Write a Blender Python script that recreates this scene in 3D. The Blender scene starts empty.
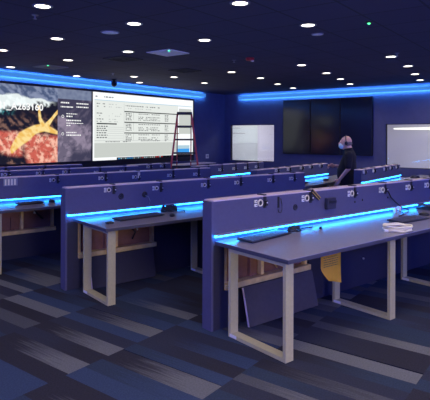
import bpy, bmesh, math, random
from mathutils import Vector, Matrix, noise
from bpy import context as ctx

C = bpy.context.scene.collection
PI = math.pi
R = math.radians

# ------------------------------------------------------------------ materials
def mat(name, col, rough=0.6, metal=0.0, spec=0.5, noise_amt=0.0, noise_scale=20.0, bump=0.0):
    m = bpy.data.materials.new(name); m.use_nodes = True
    nt = m.node_tree; b = nt.nodes['Principled BSDF']
    b.inputs['Base Color'].default_value = (*col, 1)
    b.inputs['Roughness'].default_value = rough
    b.inputs['Metallic'].default_value = metal
    b.inputs['Specular IOR Level'].default_value = spec
    if noise_amt or bump:
        tc = nt.nodes.new('ShaderNodeTexCoord')
        nz = nt.nodes.new('ShaderNodeTexNoise'); nz.inputs['Scale'].default_value = noise_scale
        nz.inputs['Detail'].default_value = 4
        nt.links.new(tc.outputs['Object'], nz.inputs['Vector'])
        if noise_amt:
            r = nt.nodes.new('ShaderNodeValToRGB')
            r.color_ramp.elements[0].position = 0.3; r.color_ramp.elements[1].position = 0.7
            r.color_ramp.elements[0].color = (*[c * (1 - noise_amt) for c in col], 1)
            r.color_ramp.elements[1].color = (*[min(1, c * (1 + noise_amt)) for c in col], 1)
            nt.links.new(nz.outputs['Fac'], r.inputs['Fac'])
            nt.links.new(r.outputs['Color'], b.inputs['Base Color'])
        if bump:
            bp = nt.nodes.new('ShaderNodeBump'); bp.inputs['Strength'].default_value = bump
            bp.inputs['Distance'].default_value = 0.01
            nt.links.new(nz.outputs['Fac'], bp.inputs['Height'])
            nt.links.new(bp.outputs['Normal'], b.inputs['Normal'])
    return m

def emit(name, col, s):
    m = bpy.data.materials.new(name); m.use_nodes = True
    nt = m.node_tree; nt.nodes.remove(nt.nodes['Principled BSDF'])
    e = nt.nodes.new('ShaderNodeEmission'); e.inputs['Color'].default_value = (*col, 1); e.inputs['Strength'].default_value = s
    nt.links.new(e.outputs[0], nt.nodes['Material Output'].inputs['Surface'])
    return m

def emit_attr(name, s):
    m = bpy.data.materials.new(name); m.use_nodes = True
    nt = m.node_tree; nt.nodes.remove(nt.nodes['Principled BSDF'])
    a = nt.nodes.new('ShaderNodeVertexColor'); a.layer_name = 'pix'
    e = nt.nodes.new('ShaderNodeEmission'); e.inputs['Strength'].default_value = s
    nt.links.new(a.outputs['Color'], e.inputs['Color'])
    nt.links.new(e.outputs[0], nt.nodes['Material Output'].inputs['Surface'])
    return m

M = {}
M['wall'] = mat('navy_paint', (0.10, 0.108, 0.24), 0.75, noise_amt=0.06, noise_scale=6)
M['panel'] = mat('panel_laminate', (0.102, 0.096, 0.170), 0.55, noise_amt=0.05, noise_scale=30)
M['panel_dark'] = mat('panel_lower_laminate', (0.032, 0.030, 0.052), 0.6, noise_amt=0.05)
M['cap'] = mat('panel_lit_edge', (0.80, 0.64, 0.66), 0.45)  # pale pinkish tone carries the ceiling light falling on top edges
M['top'] = mat('worktop_laminate', (0.25, 0.23, 0.28), 0.25, noise_amt=0.05, noise_scale=60)
M['edge'] = mat('worktop_edge_band', (0.075, 0.072, 0.10), 0.5)
M['metal'] = mat('brushed_grey_metal', (0.56, 0.49, 0.26), 0.45, metal=0.0, noise_amt=0.05, noise_scale=50)
M['alu'] = mat('aluminium_channel', (0.5, 0.5, 0.55), 0.35, metal=0.6)
M['wood'] = mat('raw_timber', (0.92, 0.62, 0.22), 0.7, noise_amt=0.15, noise_scale=14)
M['brown'] = mat('brown_board', (0.27, 0.12, 0.075), 0.75, noise_amt=0.15, noise_scale=9)
M['black'] = mat('black_plastic', (0.018, 0.018, 0.022), 0.45, noise_amt=0.1)
M['key'] = mat('keyboard_keys', (0.09, 0.09, 0.11), 0.28)
M['white'] = mat('white_plastic', (0.90, 0.88, 0.82), 0.4)
M['grey'] = mat('grey_plastic', (0.30, 0.30, 0.32), 0.45)
M['yellow'] = mat('yellow_sheath', (0.75, 0.48, 0.08), 0.5)
M['paper'] = mat('yellow_paper', (0.92, 0.56, 0.07), 0.85, noise_amt=0.08, noise_scale=10)
M['ink'] = mat('paper_ink', (0.28, 0.19, 0.06), 0.85)
M['board_white'] = mat('whiteboard_enamel', (0.80, 0.88, 0.84), 0.4)
M['board_grey'] = mat('whiteboard_lower_grey', (0.66, 0.71, 0.70), 0.5)
M['board'] = mat('loose_board', (0.080, 0.066, 0.056), 0.6, noise_amt=0.08)
M['ring'] = mat('ring_cream_white', (0.92, 0.84, 0.62), 0.45)
M['red'] = mat('red_fibreglass', (0.72, 0.10, 0.10), 0.5, noise_amt=0.1)
M['glossblack'] = mat('black_display_glass', (0.012, 0.014, 0.034), 0.13, spec=0.6)
M['bezel'] = mat('black_bezel', (0.012, 0.012, 0.018), 0.5)
M['vent_white'] = mat('pale_vent_enamel', (0.95, 0.93, 0.95), 0.5)
M['vent_grey'] = mat('grey_vent_enamel', (0.23, 0.23, 0.27), 0.5)
M['vent_dark'] = mat('dark_vent_enamel', (0.018, 0.018, 0.05), 0.7)
M['trimring'] = mat('downlight_trim', (0.25, 0.25, 0.27), 0.4)
M['redplastic'] = mat('red_alarm_plastic', (0.55, 0.03, 0.05), 0.4)
M['gallery'] = mat('gallery_paint', (0.80, 0.78, 0.86), 0.8, noise_amt=0.02)
M['gallery_floor'] = mat('gallery_floor_grey', (0.35, 0.34, 0.40), 0.6)
M['led'] = emit('blue_led', (0.014, 0.29, 1.0), 28)
M['cove'] = emit('blue_cove_led', (0.055, 0.25, 0.76), 0.95)
M['lamp'] = emit('warm_downlight', (1.0, 0.90, 0.78), 6)
M['green_led'] = emit('green_indicator', (0.1, 1.0, 0.35), 2.5)
M['gal_lamp'] = emit('gallery_lamp', (1.0, 0.93, 0.84), 1.6)

def ceiling_mat():
    m = mat('dark_ceiling_tile', (0.045, 0.044, 0.085), 0.85)
    nt = m.node_tree; b = nt.nodes['Principled BSDF']
    tc = nt.nodes.new('ShaderNodeTexCoord')
    br = nt.nodes.new('ShaderNodeTexBrick')
    br.offset = 0; br.inputs['Scale'].default_value = 1
    br.inputs['Brick Width'].default_value = 0.637; br.inputs['Row Height'].default_value = 0.637
    br.inputs['Mortar Size'].default_value = 0.012
    br.inputs['Color1'].default_value = (0.062, 0.055, 0.135, 1); br.inputs['Color2'].default_value = (0.069, 0.061, 0.145, 1)
    br.inputs['Mortar'].default_value = (0.035, 0.032, 0.07, 1)
    nt.links.new(tc.outputs['Object'], br.inputs['Vector']); nt.links.new(br.outputs['Color'], b.inputs['Base Color'])
    return m
M['ceil'] = ceiling_mat()

def carpet_mat():
    m = mat('carpet_plank', (0.03, 0.04, 0.08), 0.95, spec=0.15)
    nt = m.node_tree; b = nt.nodes['Principled BSDF']
    a = nt.nodes.new('ShaderNodeVertexColor'); a.layer_name = 'yarn_a'
    a2 = nt.nodes.new('ShaderNodeVertexColor'); a2.layer_name = 'yarn_b'
    tc = nt.nodes.new('ShaderNodeTexCoord')
    mp = nt.nodes.new('ShaderNodeMapping'); mp.inputs['Scale'].default_value = (70, 3.0, 1)
    nz = nt.nodes.new('ShaderNodeTexNoise'); nz.inputs['Scale'].default_value = 1; nz.inputs['Detail'].default_value = 5
    nt.links.new(tc.outputs['Object'], mp.inputs['Vector']); nt.links.new(mp.outputs[0], nz.inputs['Vector'])
    w = nt.nodes.new('ShaderNodeVertexColor'); w.layer_name = 'fade'
    ad = nt.nodes.new('ShaderNodeMath'); ad.operation = 'ADD'
    nt.links.new(nz.outputs['Fac'], ad.inputs[0]); nt.links.new(w.outputs['Color'], ad.inputs[1])
    rp = nt.nodes.new('ShaderNodeMapRange'); rp.inputs['From Min'].default_value = 0.72; rp.inputs['From Max'].default_value = 1.28
    nt.links.new(ad.outputs[0], rp.inputs['Value'])
    mx = nt.nodes.new('ShaderNodeMix'); mx.data_type = 'RGBA'
    nt.links.new(rp.outputs[0], mx.inputs['Factor']); nt.links.new(a.outputs['Color'], mx.inputs['A']); nt.links.new(a2.outputs['Color'], mx.inputs['B'])
    fine = nt.nodes.new('ShaderNodeTexNoise'); fine.inputs['Scale'].default_value = 90; fine.inputs['Detail'].default_value = 3
    nt.links.new(tc.outputs['Object'], fine.inputs['Vector'])
    fr = nt.nodes.new('ShaderNodeMapRange'); fr.inputs['To Min'].default_value = 0.55; fr.inputs['To Max'].default_value = 1.45
    nt.links.new(fine.outputs['Fac'], fr.inputs['Value'])
    mu = nt.nodes.new('ShaderNodeMix'); mu.data_type = 'RGBA'; mu.blend_type = 'MULTIPLY'; mu.inputs['Factor'].default_value = 1
    nt.links.new(mx.outputs['Result'], mu.inputs['A']); nt.links.new(fr.outputs[0], mu.inputs['B'])
    nt.links.new(mu.outputs['Result'], b.inputs['Base Color'])
    return m
M['carpet'] = carpet_mat()

def glass_mat():
    m = bpy.data.materials.new('window_glass'); m.use_nodes = True
    nt = m.node_tree; nt.nodes.remove(nt.nodes['Principled BSDF'])
    t = nt.nodes.new('ShaderNodeBsdfTransparent'); t.inputs['Color'].default_value = (0.93, 0.95, 0.97, 1)
    g = nt.nodes.new('ShaderNodeBsdfGlossy'); g.inputs['Roughness'].default_value = 0.02
    f = nt.nodes.new('ShaderNodeFresnel'); f.inputs['IOR'].default_value = 1.45
    x = nt.nodes.new('ShaderNodeMixShader')
    nt.links.new(f.outputs[0], x.inputs[0]); nt.links.new(t.outputs[0], x.inputs[1]); nt.links.new(g.outputs[0], x.inputs[2])
    nt.links.new(x.outputs[0], nt.nodes['Material Output'].inputs['Surface'])
    return m
M['glass'] = glass_mat()

# ------------------------------------------------------------------ mesh helpers
class MB:
    def __init__(s): s.bm = bmesh.new(); s.mi = 0; s.mats = []
    def use(s, m):
        if m not in s.mats: s.mats.append(m)
        s.mi = s.mats.index(m); return s
    def _faces(s, fs, smooth=False):
        for f in fs: f.material_index = s.mi; f.smooth = smooth
    def box(s, x0, x1, y0, y1, z0, z1, bev=0.0, mtx=None):
        vs = [s.bm.verts.new((x, y, z)) for z in (z0, z1) for y in (y0, y1) for x in (x0, x1)]
        idx = [(0, 2, 3, 1), (4, 5, 7, 6), (0, 1, 5, 4), (2, 6, 7, 3), (0, 4, 6, 2), (1, 3, 7, 5)]
        fs = [s.bm.faces.new([vs[i] for i in q]) for q in idx]
        s._faces(fs)
        if bev > 0:
            es = list({e for f in fs for e in f.edges})
            r = bmesh.ops.bevel(s.bm, geom=es, offset=bev, segments=2, profile=0.5, affect='EDGES', material=s.mi)
            s._faces(r['faces'])
            vs = list({v for f in fs if f.is_valid for v in f.verts} | set(r['verts']))
        if mtx is not None: bmesh.ops.transform(s.bm, matrix=mtx, verts=[v for v in vs if v.is_valid])
        return s
    def prism(s, pts, z0, z1, mtx=None):
        a = [s.bm.verts.new((x, y, z0)) for x, y in pts]; b = [s.bm.verts.new((x, y, z1)) for x, y in pts]
        n = len(pts)
        fs = [s.bm.faces.new(a[::-1]), s.bm.faces.new(b)] + [s.bm.faces.new((a[i], a[(i + 1) % n], b[(i + 1) % n], b[i])) for i in range(n)]
        s._faces(fs)
        if mtx is not None: bmesh.ops.transform(s.bm, matrix=mtx, verts=a + b)
        return s
    def lathe(s, prof, n=20, mtx=None, smooth=True, cap=True):
        rings = []
        for r, z in prof:
            rings.append([s.bm.verts.new((max(r, 1e-5) * math.cos(2 * PI * k / n), max(r, 1e-5) * math.sin(2 * PI * k / n), z)) for k in range(n)])
        fs = []
        for i in range(len(rings) - 1):
            for k in range(n):
                fs.append(s.bm.faces.new((rings[i][k], rings[i][(k + 1) % n], rings[i + 1][(k + 1) % n], rings[i + 1][k])))
        s._faces(fs, smooth)
        if cap: s._faces([s.bm.faces.new(rings[0][::-1]), s.bm.faces.new(rings[-1])])
        if mtx is not None: bmesh.ops.transform(s.bm, matrix=mtx, verts=[v for r in rings for v in r])
        return s
    def tube(s, pts, r, n=8, closed=False):
        pts = [Vector(p) for p in pts]; rings = []
        N = len(pts)
        rad = r if isinstance(r, (list, tuple)) else [r] * N
        for i, p in enumerate(pts):
            a = pts[(i - 1) % N] if (closed or i > 0) else p
            b = pts[(i + 1) % N] if (closed or i < N - 1) else p
            t = (b - a).normalized()
            u = t.cross(Vector((0, 0, 1)))
            if u.length < 1e-3: u = t.cross(Vector((1, 0, 0)))
            u.normalize(); v = u.cross(t)
            rings.append([s.bm.verts.new(p + (u * math.cos(2 * PI * k / n) + v * math.sin(2 * PI * k / n)) * rad[i]) for k in range(n)])
        fs = []
        for i in range(N if closed else N - 1):
            A, B = rings[i], rings[(i + 1) % N]
            for k in range(n): fs.append(s.bm.faces.new((A[k], A[(k + 1) % n], B[(k + 1) % n], B[k])))
        s._faces(fs, True)
        if not closed: s._faces([s.bm.faces.new(rings[0][::-1]), s.bm.faces.new(rings[-1])])
        return s
    def loft(s, rings):
        """rings: (centre, rx, ry, axis_x vector, axis_y vector)"""
        n = 20; R_ = []
        for c, rx, ry, ax, ay in rings:
            c = Vector(c); ax = Vector(ax); ay = Vector(ay)
            R_.append([s.bm.verts.new(c + ax * rx * math.cos(2 * PI * k / n) + ay * ry * math.sin(2 * PI * k / n)) for k in range(n)])
        fs = []
        for i in range(len(R_) - 1):
            for k in range(n): fs.append(s.bm.faces.new((R_[i][k], R_[i][(k + 1) % n], R_[i + 1][(k + 1) % n], R_[i + 1][k])))
        s._faces(fs, True)
        s._faces([s.bm.faces.new(R_[0][::-1]), s.bm.faces.new(R_[-1])], True)
        return s
    def ball(s, c, rx, ry, rz, mtx=None, n=16):
        r = bmesh.ops.create_uvsphere(s.bm, u_segments=n, v_segments=n - 4, radius=1)
        m = Matrix.Translation(c) @ (mtx or Matrix.Identity(4)) @ Matrix.Diagonal((rx, ry, rz, 1))
        bmesh.ops.transform(s.bm, matrix=m, verts=r['verts'])
        s._faces(list({f for v in r['verts'] for f in v.link_faces}), True)
        return s
    def build(s, name, m=None, parent=None, loc=None, rotz=None):
        if m is not None and not s.mats: s.mats = [m]
        bmesh.ops.recalc_face_normals(s.bm, faces=s.bm.faces)
        me = bpy.data.meshes.new(name); s.bm.to_mesh(me); s.bm.free()
        for x in s.mats: me.materials.append(x)
        o = bpy.data.objects.new(name, me); C.objects.link(o)
        if parent: o.parent = parent
        if loc is not None: o.location = loc
        if rotz is not None: o.rotation_euler = (0, 0, rotz)
        return o

def tag(o, label, cat, group=None):
    o['label'] = label; o['category'] = cat
    if group: o['group'] = group
    return o
def thing(name, label, cat, loc=(0, 0, 0), rotz=0, group=None):
    o = bpy.data.objects.new(name, None); C.objects.link(o); o.empty_display_size = 0.1
    o.location = loc; o.rotation_euler = (0, 0, rotz)
    return tag(o, label, cat, group)
def struct(name, mb, m, parent=None):
    o = mb.build(name, m, parent)
    if parent is None: o['kind'] = 'structure'
    return o

# ------------------------------------------------------------------ room shell
X0, X1, Y0, Y1, H = -3.0, 12.5, -4.0, 9.0, 2.91
W1 = (7.26, 8.81, 0.90, 1.985)     # observation windows in the right wall: y0, y1, z0, z1
W2 = (1.20, 4.08, 0.87, 1.955)

def build_floor():
    rng = random.Random(11)
    bm = bmesh.new()
    ca = bm.loops.layers.float_color.new('yarn_a'); cb = bm.loops.layers.float_color.new('yarn_b'); cf = bm.loops.layers.float_color.new('fade')
    K = (0.029, 0.027, 0.036); N_ = (0.032, 0.034, 0.052); B_ = (0.038, 0.056, 0.105); T_ = (0.031, 0.044, 0.072); G = (0.140, 0.140, 0.140); S = (0.075, 0.076, 0.085)
    rows = [0.92 - 0.94 * k for k in range(6, 0, -1)] + [0.92, 1.93, 2.87, 3.84, 4.72, 5.62, 6.56, 7.50, 8.44, 9.0]
    forced = [(2.51, 2.67, 2.87, G, K), (2.155, 2.34, 2.87, G, K), (2.95, 3.115, 2.87, G, N_), (3.43, 3.58, 2.87, G, B_),
              (2.45, 2.655, 1.93, G, K), (2.775, 2.885, 0.92, G, S), (3.455, 3.626, 0.92, G, G), (3.97, 4.12, 0.92, G, S),
              (3.41, 3.56, 4.72, G, S), (2.98, 3.10, 4.72, G, G), (3.60, 3.74, 1.93, S, B_), (4.55, 4.70, 1.93, G, S),
              (2.66, 2.79, 1.93, B_, T_), (3.12, 3.28, 2.87, B_, N_), (3.64, 3.97, 0.92, K, N_), (2.34, 2.51, 2.87, K, N_)]
    for i in range(len(rows) - 1):
        y0, y1 = rows[i], max(rows[i + 1], rows[i] + 0.01)
        xs = []; x = X0 + rng.uniform(-0.05, 0)
        F = sorted([f for f in forced if abs(f[2] - y0) < 0.02])
        cuts = []
        last = X0
        def fill(a, b_):
            n = max(1, round((b_ - a) / 0.16)); prev = None
            for k in range(n):
                c = rng.choice([K, K, N_, N_, B_, T_, T_, S, G] if prev not in (G, S) else [K, N_, B_, T_])
                d = rng.choice([K, N_, B_, T_, c, c])
                prev = c
                cuts.append((a + (b_ - a) * k / n, a + (b_ - a) * (k + 1) / n, c, d))
        for f in F:
            if f[0] > last + 0.02: fill(last, f[0])
            cuts.append((max(f[0], last), f[1], f[3], f[4])); last = f[1]
        fill(last, X1 + 0.0)
        for a, b_, c, d in cuts:
            vs = [bm.verts.new(p) for p in ((a, y0, 0), (b_, y0, 0), (b_, y1, 0), (a, y1, 0))]
            f = bm.faces.new(vs)
            for l, wgt in zip(f.loops, (0.02, 0.02, 0.98, 0.98)):
                l[ca] = (*c, 1); l[cb] = (*d, 1); l[cf] = (wgt, wgt, wgt, 1)
    me = bpy.data.meshes.new('floor'); bm.to_mesh(me); bm.free(); me.materials.append(M['carpet'])
    o = bpy.data.objects.new('floor', me); C.objects.link(o); o['kind'] = 'structure'
build_floor()

def shell():
    b = MB(); b.box(X0 - .15, X1 + 4.3, Y0 - .15, Y1 + .5, H, H + .1); struct('ceiling', b, M['ceil'])
    b = MB(); b.box(X0 - .15, X1 + .15, Y1, Y1 + .15, 0, H); struct('wall_back', b, M['wall'])
    # wall behind the camera, with a doorway added to let in warm low fill light
    DX0, DX1, DZ = -1.3, 0.9, 2.15
    b = MB(); b.box(X0 - .15, DX0, Y0 - .15, Y0, 0, H); b.box(DX1, X1 + .15, Y0 - .15, Y0, 0, H); b.box(DX0, DX1, Y0 - .15, Y0, DZ, H); struct('wall_front', b, M['wall'])
    b = MB(); b.box(DX0 - .06, DX0, Y0 - .16, Y0 + .02, 0, DZ); b.box(DX1, DX1 + .06, Y0 - .16, Y0 + .02, 0, DZ); b.box(DX0 - .06, DX1 + .06, Y0 - .16, Y0 + .02, DZ, DZ + .06); struct('trim_1', b, M['bezel'])
    b = MB(); b.box(DX0 - 1, DX1 + 1, Y0 - 2.2, Y0 - .15, -.1, 0); struct('floor_added_corridor', b, M['gallery_floor'])
    b = MB(); b.box(DX0 - 1, DX1 + 1, Y0 - 2.3, Y0 - 2.2, 0, H); struct('wall_added_corridor', b, M['gallery'])
    ld = bpy.data.lights.new('doorway_fill', 'AREA'); ld.energy = 120; ld.shape = 'RECTANGLE'; ld.size = 1.8; ld.size_y = 1.7; ld.color = (1.0, .88, .72)  # unseen area light added to brighten the desk legs and cavities
    l = bpy.data.objects.new('doorway_fill', ld); C.objects.link(l); l.location = (-.2, Y0 - .5, 1.05); l.rotation_euler = (R(90), 0, R(-28))
    b = MB(); b.box(X0 - .15, X0, Y0, Y1, 0, H); struct('wall_left', b, M['wall'])
    b = MB(); t0, t1 = X1, X1 + .15
    b.box(t0, t1, Y0, W2[0], 0, H)
    b.box(t0, t1, W2[0], W2[1], 0, W2[2]); b.box(t0, t1, W2[0], W2[1], W2[3], H)
    b.box(t0, t1, W2[1], W1[0], 0, H)
    b.box(t0, t1, W1[0], W1[1], 0, W1[2]); b.box(t0, t1, W1[0], W1[1], W1[3], H)
    b.box(t0, t1, W1[1], Y1, 0, H)
    struct('wall_right', b, M['wall'])
    # observation windows
    for n, w in ((1, W1), (2, W2)):
        y0, y1, z0, z1 = w
        b = MB(); b.box(X1 + .08, X1 + .088, y0 + .015, y1 - .015, z0 + .015, z1 - .015)
        g = struct('window_%d' % n, b, M['glass'])
        b = MB(); k = .015
        b.box(X1 + .05, X1 + .11, y0, y0 + k, z0, z1); b.box(X1 + .05, X1 + .11, y1 - k, y1, z0, z1)
        b.box(X1 + .05, X1 + .11, y0, y1, z0, z0 + k); b.box(X1 + .05, X1 + .11, y0, y1, z1 - k, z1)
        b.build('window_frame', M['bezel'], g)
    # viewing gallery behind the right wall
    b = MB(); b.box(X1 + .15, X1 + 3.6, -0.5, Y1 + .3, -.1, 0); struct('floor_gallery', b, M['gallery_floor'])
    b = MB(); b.box(X1 + 3.6, X1 + 3.75, -0.5, Y1 + .3, 0, H); struct('wall_gallery_far', b, M['gallery'])
    b = MB(); b.box(X1 + .15, X1 + 3.6, Y1 + .25, Y1 + .4, 0, H); struct('wall_gallery_left', b, M['gallery'])
    b = MB(); b.box(X1 + .15, X1 + 3.6, -0.6, -0.5, 0, H); struct('wall_gallery_right', b, M['gallery'])
    b = MB(); b.box(X1 + .15, X1 + 3.6, 5.35, 5.47, 0, H); struct('wall_gallery_divider', b, M['gallery'])
shell()

# blue cove lighting: slim tubes under the ceiling line, each on a shallow rail
def cove(p0, p1, inward, label, face=None, halo=None):
    """a slim lit profile standing off the wall, with a second strip behind it that washes the wall"""
    t = thing('cove_light', label, 'cove light', p0, 0, 'blue cove light strips below the ceiling')
    d = Vector(p1) - Vector(p0); iv = Vector(inward); L = d.length; dn = d.normalized()
    m4 = Matrix((( dn.x, iv.x, 0, 0), (dn.y, iv.y, 0, 0), (0, 0, 1, 0), (0, 0, 0, 1)))
    b = MB(); b.box(0, L, .060, .066, -.045, .045, 0, m4); b.build('mounting_rail', M['alu'], t)
    b = MB(); b.box(0, L, .066, .074, -.045, .045, 0, m4); b.build('diffuser', face or M['cove'], t)
    b = MB(); b.box(.02, L - .02, .050, .059, -.030, .030, 0, m4); b.build('halo_strip', halo or M['halo'], t)
M['halo'] = emit('blue_halo_led', (0.08, 0.40, 1.0), 46)
cove((X0 + .3, Y1, 2.82), (11.45, Y1, 2.82), (0, -1, 0), 'blue cove light along the wall above the video wall screen')
cove((X1, 8.45, 2.79), (X1, Y0 + .2, 2.79), (-1, 0, 0), 'blue cove light above the dark displays and the two bright windows')

M['cove_fill'] = emit('indigo_fill_led', (0.06, 0.11, 1.0), 78)  # strong strips added on the unseen walls as indigo fill for the room
cove((X0 + .2, Y0, 2.55), (X1 - .2, Y0, 2.55), (0, 1, 0), 'added blue fill strip along the wall behind the camera', M['cove_fill'])
cove((X0, Y0 + .2, 2.55), (X0, Y1 - .2, 2.55), (1, 0, 0), 'added blue fill strip along the unseen left wall', M['cove_fill'])

# ------------------------------------------------------------------ lights in the ceiling
DL = [  # x, y, label
 (2.905, 4.295, 'large lit downlight in the top left corner of the photo'),
 (3.956, 2.674, 'lit downlight cut by the top edge of the photo, second nearest the camera'),
 (5.195, 2.577, 'lit downlight right of the small pale ceiling disc'),
 (3.971, 4.126, 'lit downlight nearest the pale round ceiling speaker'),
 (3.989, 5.576, 'lit downlight above the left screen picture, second of its row from the left'),
 (5.202, 4.080, 'lit downlight right of the pale square ceiling vent'),
 (5.235, 5.566, 'lit downlight just above the left dark square ceiling vent'),
 (4.044, 6.989, 'lit downlight cut by the left edge of the photo'),
 (5.139, 8.592, 'lit downlight close to the blue cove at the far left'),
 (5.231, 7.008, 'lit downlight right of the faint grey ceiling vent'),
 (6.738, 8.735, 'small lit downlight beside the cove, left of the dome camera'),
 (7.512, 7.801, 'small lit downlight below the left dark ceiling vent, above the white screen'),
 (8.076, 7.164, 'small lit downlight below the right dark ceiling vent'),
 (8.420, 8.560, 'small lit downlight nearest the wall, right of the dome camera'),
 (9.411, 7.377, 'small lit downlight above the red stepladder'),
 (8.037, 4.110, 'lit downlight right of the red fire alarm'),
 (8.108, 5.678, 'lit downlight left of the red fire alarm'),
 (9.309, 5.748, 'lit downlight between the fire alarm and the left bright window'),
 (10.614, 6.071, 'small lit downlight above the left edge of the dark displays, second from the wall'),
 (11.725, 6.241, 'tiny lit downlight touching the blue cove above the dark displays'),
 (9.339, 4.223, 'lit downlight above the middle of the dark displays, nearest of three in line'),
 (10.491, 4.413, 'lit downlight above the middle of the dark displays, middle of three in line'),
 (11.621, 4.646, 'lit downlight above the dark displays, nearest the cove of three in line'),
 (8.008, 2.528, 'lit downlight at upper right, nearest of the four in a line'),
 (9.261, 2.621, 'lit downlight at upper right, second of the four in a line'),
 (10.523, 2.841, 'lit downlight at upper right, third of the four in a line'),
 (11.699, 3.050, 'lit downlight at upper right, nearest the cove of the four in a line'),
]
def make_downlight():
    t = thing('downlight', '', 'downlight', (0, 0, H))
    b = MB(); b.lathe([(.074, -.006), (.098, -.006), (.100, 0.0), (.074, 0.0), (.074, -.006)], 24, cap=False)
    b.build('trim_ring', M['trimring'], t)
    b = MB(); b.lathe([(.001, -.0035), (.075, -.0035), (.075, 0.0), (.001, 0.0)], 24)
    b.build('lens', M['lamp'], t)
    return t
spot_data = bpy.data.lights.new('downlight_beam', 'SPOT')
spot_data.energy = 26; spot_data.color = (1.0, 0.88, 0.74); spot_data.spot_size = R(150); spot_data.spot_blend = 1.0; spot_data.shadow_soft_size = 0.06
back_data = spot_data.copy(); back_data.energy = 34
near_data = spot_data.copy(); near_data.energy = 46; rear_data = spot_data.copy(); rear_data.energy = 55
far_data = spot_data.copy(); far_data.energy = 5.5   # the dimmed zone over the desks
proto = make_downlight()
for i, (x, y, lab) in enumerate(DL):
    if i == 0: t = proto
    else:
        t = proto.copy(); C.objects.link(t)
        for ch in proto.children:
            c = ch.copy(); C.objects.link(c); c.parent = t
    t.location = (x, y, H); t['label'] = lab; t['group'] = 'lit round downlights in the ceiling'
# beams for all fittings, plus unseen spots added on the grid as near fill
beams = [(x, y) for x, y, _ in DL] + [(1.4, 2.6), (2.65, 2.6), (2.65, 1.1), (3.95, 1.1), (5.2, 1.1), (6.5, 1.1), (2.65, 5.6), (8.0, 1.1), (1.4, 4.15), (2.65, -.4), (3.95, -.4), (5.2, -.4), (3.95, -1.9), (2.65, -1.9), (1.4, -1.9), (1.4, 1.1), (.1, 2.6), (.1, 4.15), (-1.2, 2.6), (-1.2, 1.1), (.1, -.4), (-2.4, 2.6), (1.4, 5.6), (.1, 5.6)]
for i, (x, y) in enumerate(beams):
    l = bpy.data.objects.new('downlight_beam', back_data if x > 7.5 and y < 5 else far_data if i < len(DL) or x > 5.5 else spot_data if y > 1.5 else near_data if y > -1 else rear_data); C.objects.link(l); l.location = (x, y, H - .02)

def vent(x, y, m, label, sz=.46, slats=True, led=False):
    t = thing('ceiling_vent', label, 'ceiling vent', (x, y, H))
    h = sz / 2; b = MB()
    b.box(-h, h, -h, -h + .04, -.012, 0); b.box(-h, h, h - .04, h, -.012, 0); b.box(-h, -h + .04, -h + .04, h - .04, -.012, 0); b.box(h - .04, h, -h + .04, h - .04, -.012, 0)
    b.build('vent_frame', m, t)
    b = MB(); b.box(-h + .03, h - .03, -h + .03, h - .03, -.006, 0)
    for k in range(1, 3):
        q = h - .04 - k * .06
        for s in (-1, 1):
            b.box(-q, q, s * q - .006, s * q + .006, -.011, -.004); b.box(s * q - .006, s * q + .006, -q, q, -.011, -.004)
    b.build('louvre_face', m, t)
    if led:
        b = MB(); b.lathe([(.014, -.022), (.016, -.006), (.012, 0.0)], 10, Matrix.Translation((-h + .05, -h + .05, 0))); b.build('indicator_light', M['green_led'], t)
vent(5.655, 5.139, M['vent_white'], 'pale square ceiling vent with louvres near the middle top', led=True)
vent(5.675, 6.152, M['vent_dark'], 'dark square ceiling vent left of the pale one')
vent(7.377, 6.261, M['vent_dark'], 'dark square ceiling vent above the white screen, beyond the pale one')
vent(5.55, 7.95, M['vent_grey'], 'faint grey square ceiling vent with green light at far left', led=True)
def disc(x, y, r, m, name, label, cat):
    t = thing(name, label, cat, (x, y, H))
    b = MB(); b.lathe([(r * .86, -.010), (r, -.008), (r, 0), (r * .86, 0), (r * .86, -.010)], 24, cap=False); b.build('rim', M['vent_grey'], t)
    b = MB(); b.lathe([(.002, -.008), (r * .86, -.009), (r * .86, 0)], 24); b.build('grille', m, t)
disc(4.122, 4.701, .115, M['vent_white'], 'ceiling_speaker', 'pale unlit round ceiling speaker at upper left', 'ceiling speaker')
disc(5.721, 2.708, .075, M['vent_white'], 'ceiling_speaker', 'small pale ceiling disc beside the downlight at upper right', 'ceiling speaker')
for x, y, lab in ((3.075, 4.679, 'small sprinkler head under the large corner downlight'), (6.847, 7.714, 'small sprinkler head left of the far dark vent'),
                  (6.856, 4.751, 'small sprinkler head left of the red fire alarm'), (7.726, 2.349, 'small sprinkler head beside the nearest downlight at upper right')):
    t = thing('sprinkler_head', lab, 'sprinkler', (x, y, H))
    b = MB(); b.lathe([(.035, -.006), (.035, 0)], 14); b.build('escutcheon', M['vent_grey'], t)
    b = MB(); b.lathe([(.006, -.045), (.020, -.043), (.020, -.040), (.008, -.036), (.008, -.004)], 10); b.build('deflector', M['alu'], t)
t = thing('fire_alarm', 'red ceiling fire alarm with small white strobe', 'fire alarm', (6.832, 4.419, H))
b = MB(); b.lathe([(.045, -.045), (.065, -.035), (.072, 0)], 18); b.build('alarm_body', M['redplastic'], t)
b = MB(); b.box(.0, .05, -.05, -.01, -.062, -.035, .006); b.build('strobe_lens', M['white'], t)
t = thing('ceiling_sensor', 'tiny ceiling sensor with green light at upper right', 'sensor', (5.456, 1.965, H))
b = MB(); b.lathe([(.030, -.012), (.042, -.006), (.044, 0)], 16); b.build('sensor_body', M['black'], t)
b = MB(); b.ball((0, 0, -.016), .016, .016, .012); b.build('indicator_light', M['green_led'], t)
t = thing('dome_camera', 'small black dome camera hanging above the white screen', 'camera', (7.62, 8.55, H))
b = MB(); b.lathe([(.03, -.06), (.03, -.02), (.06, -.015), (.06, 0)], 16); b.build('stem', M['black'], t)
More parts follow.
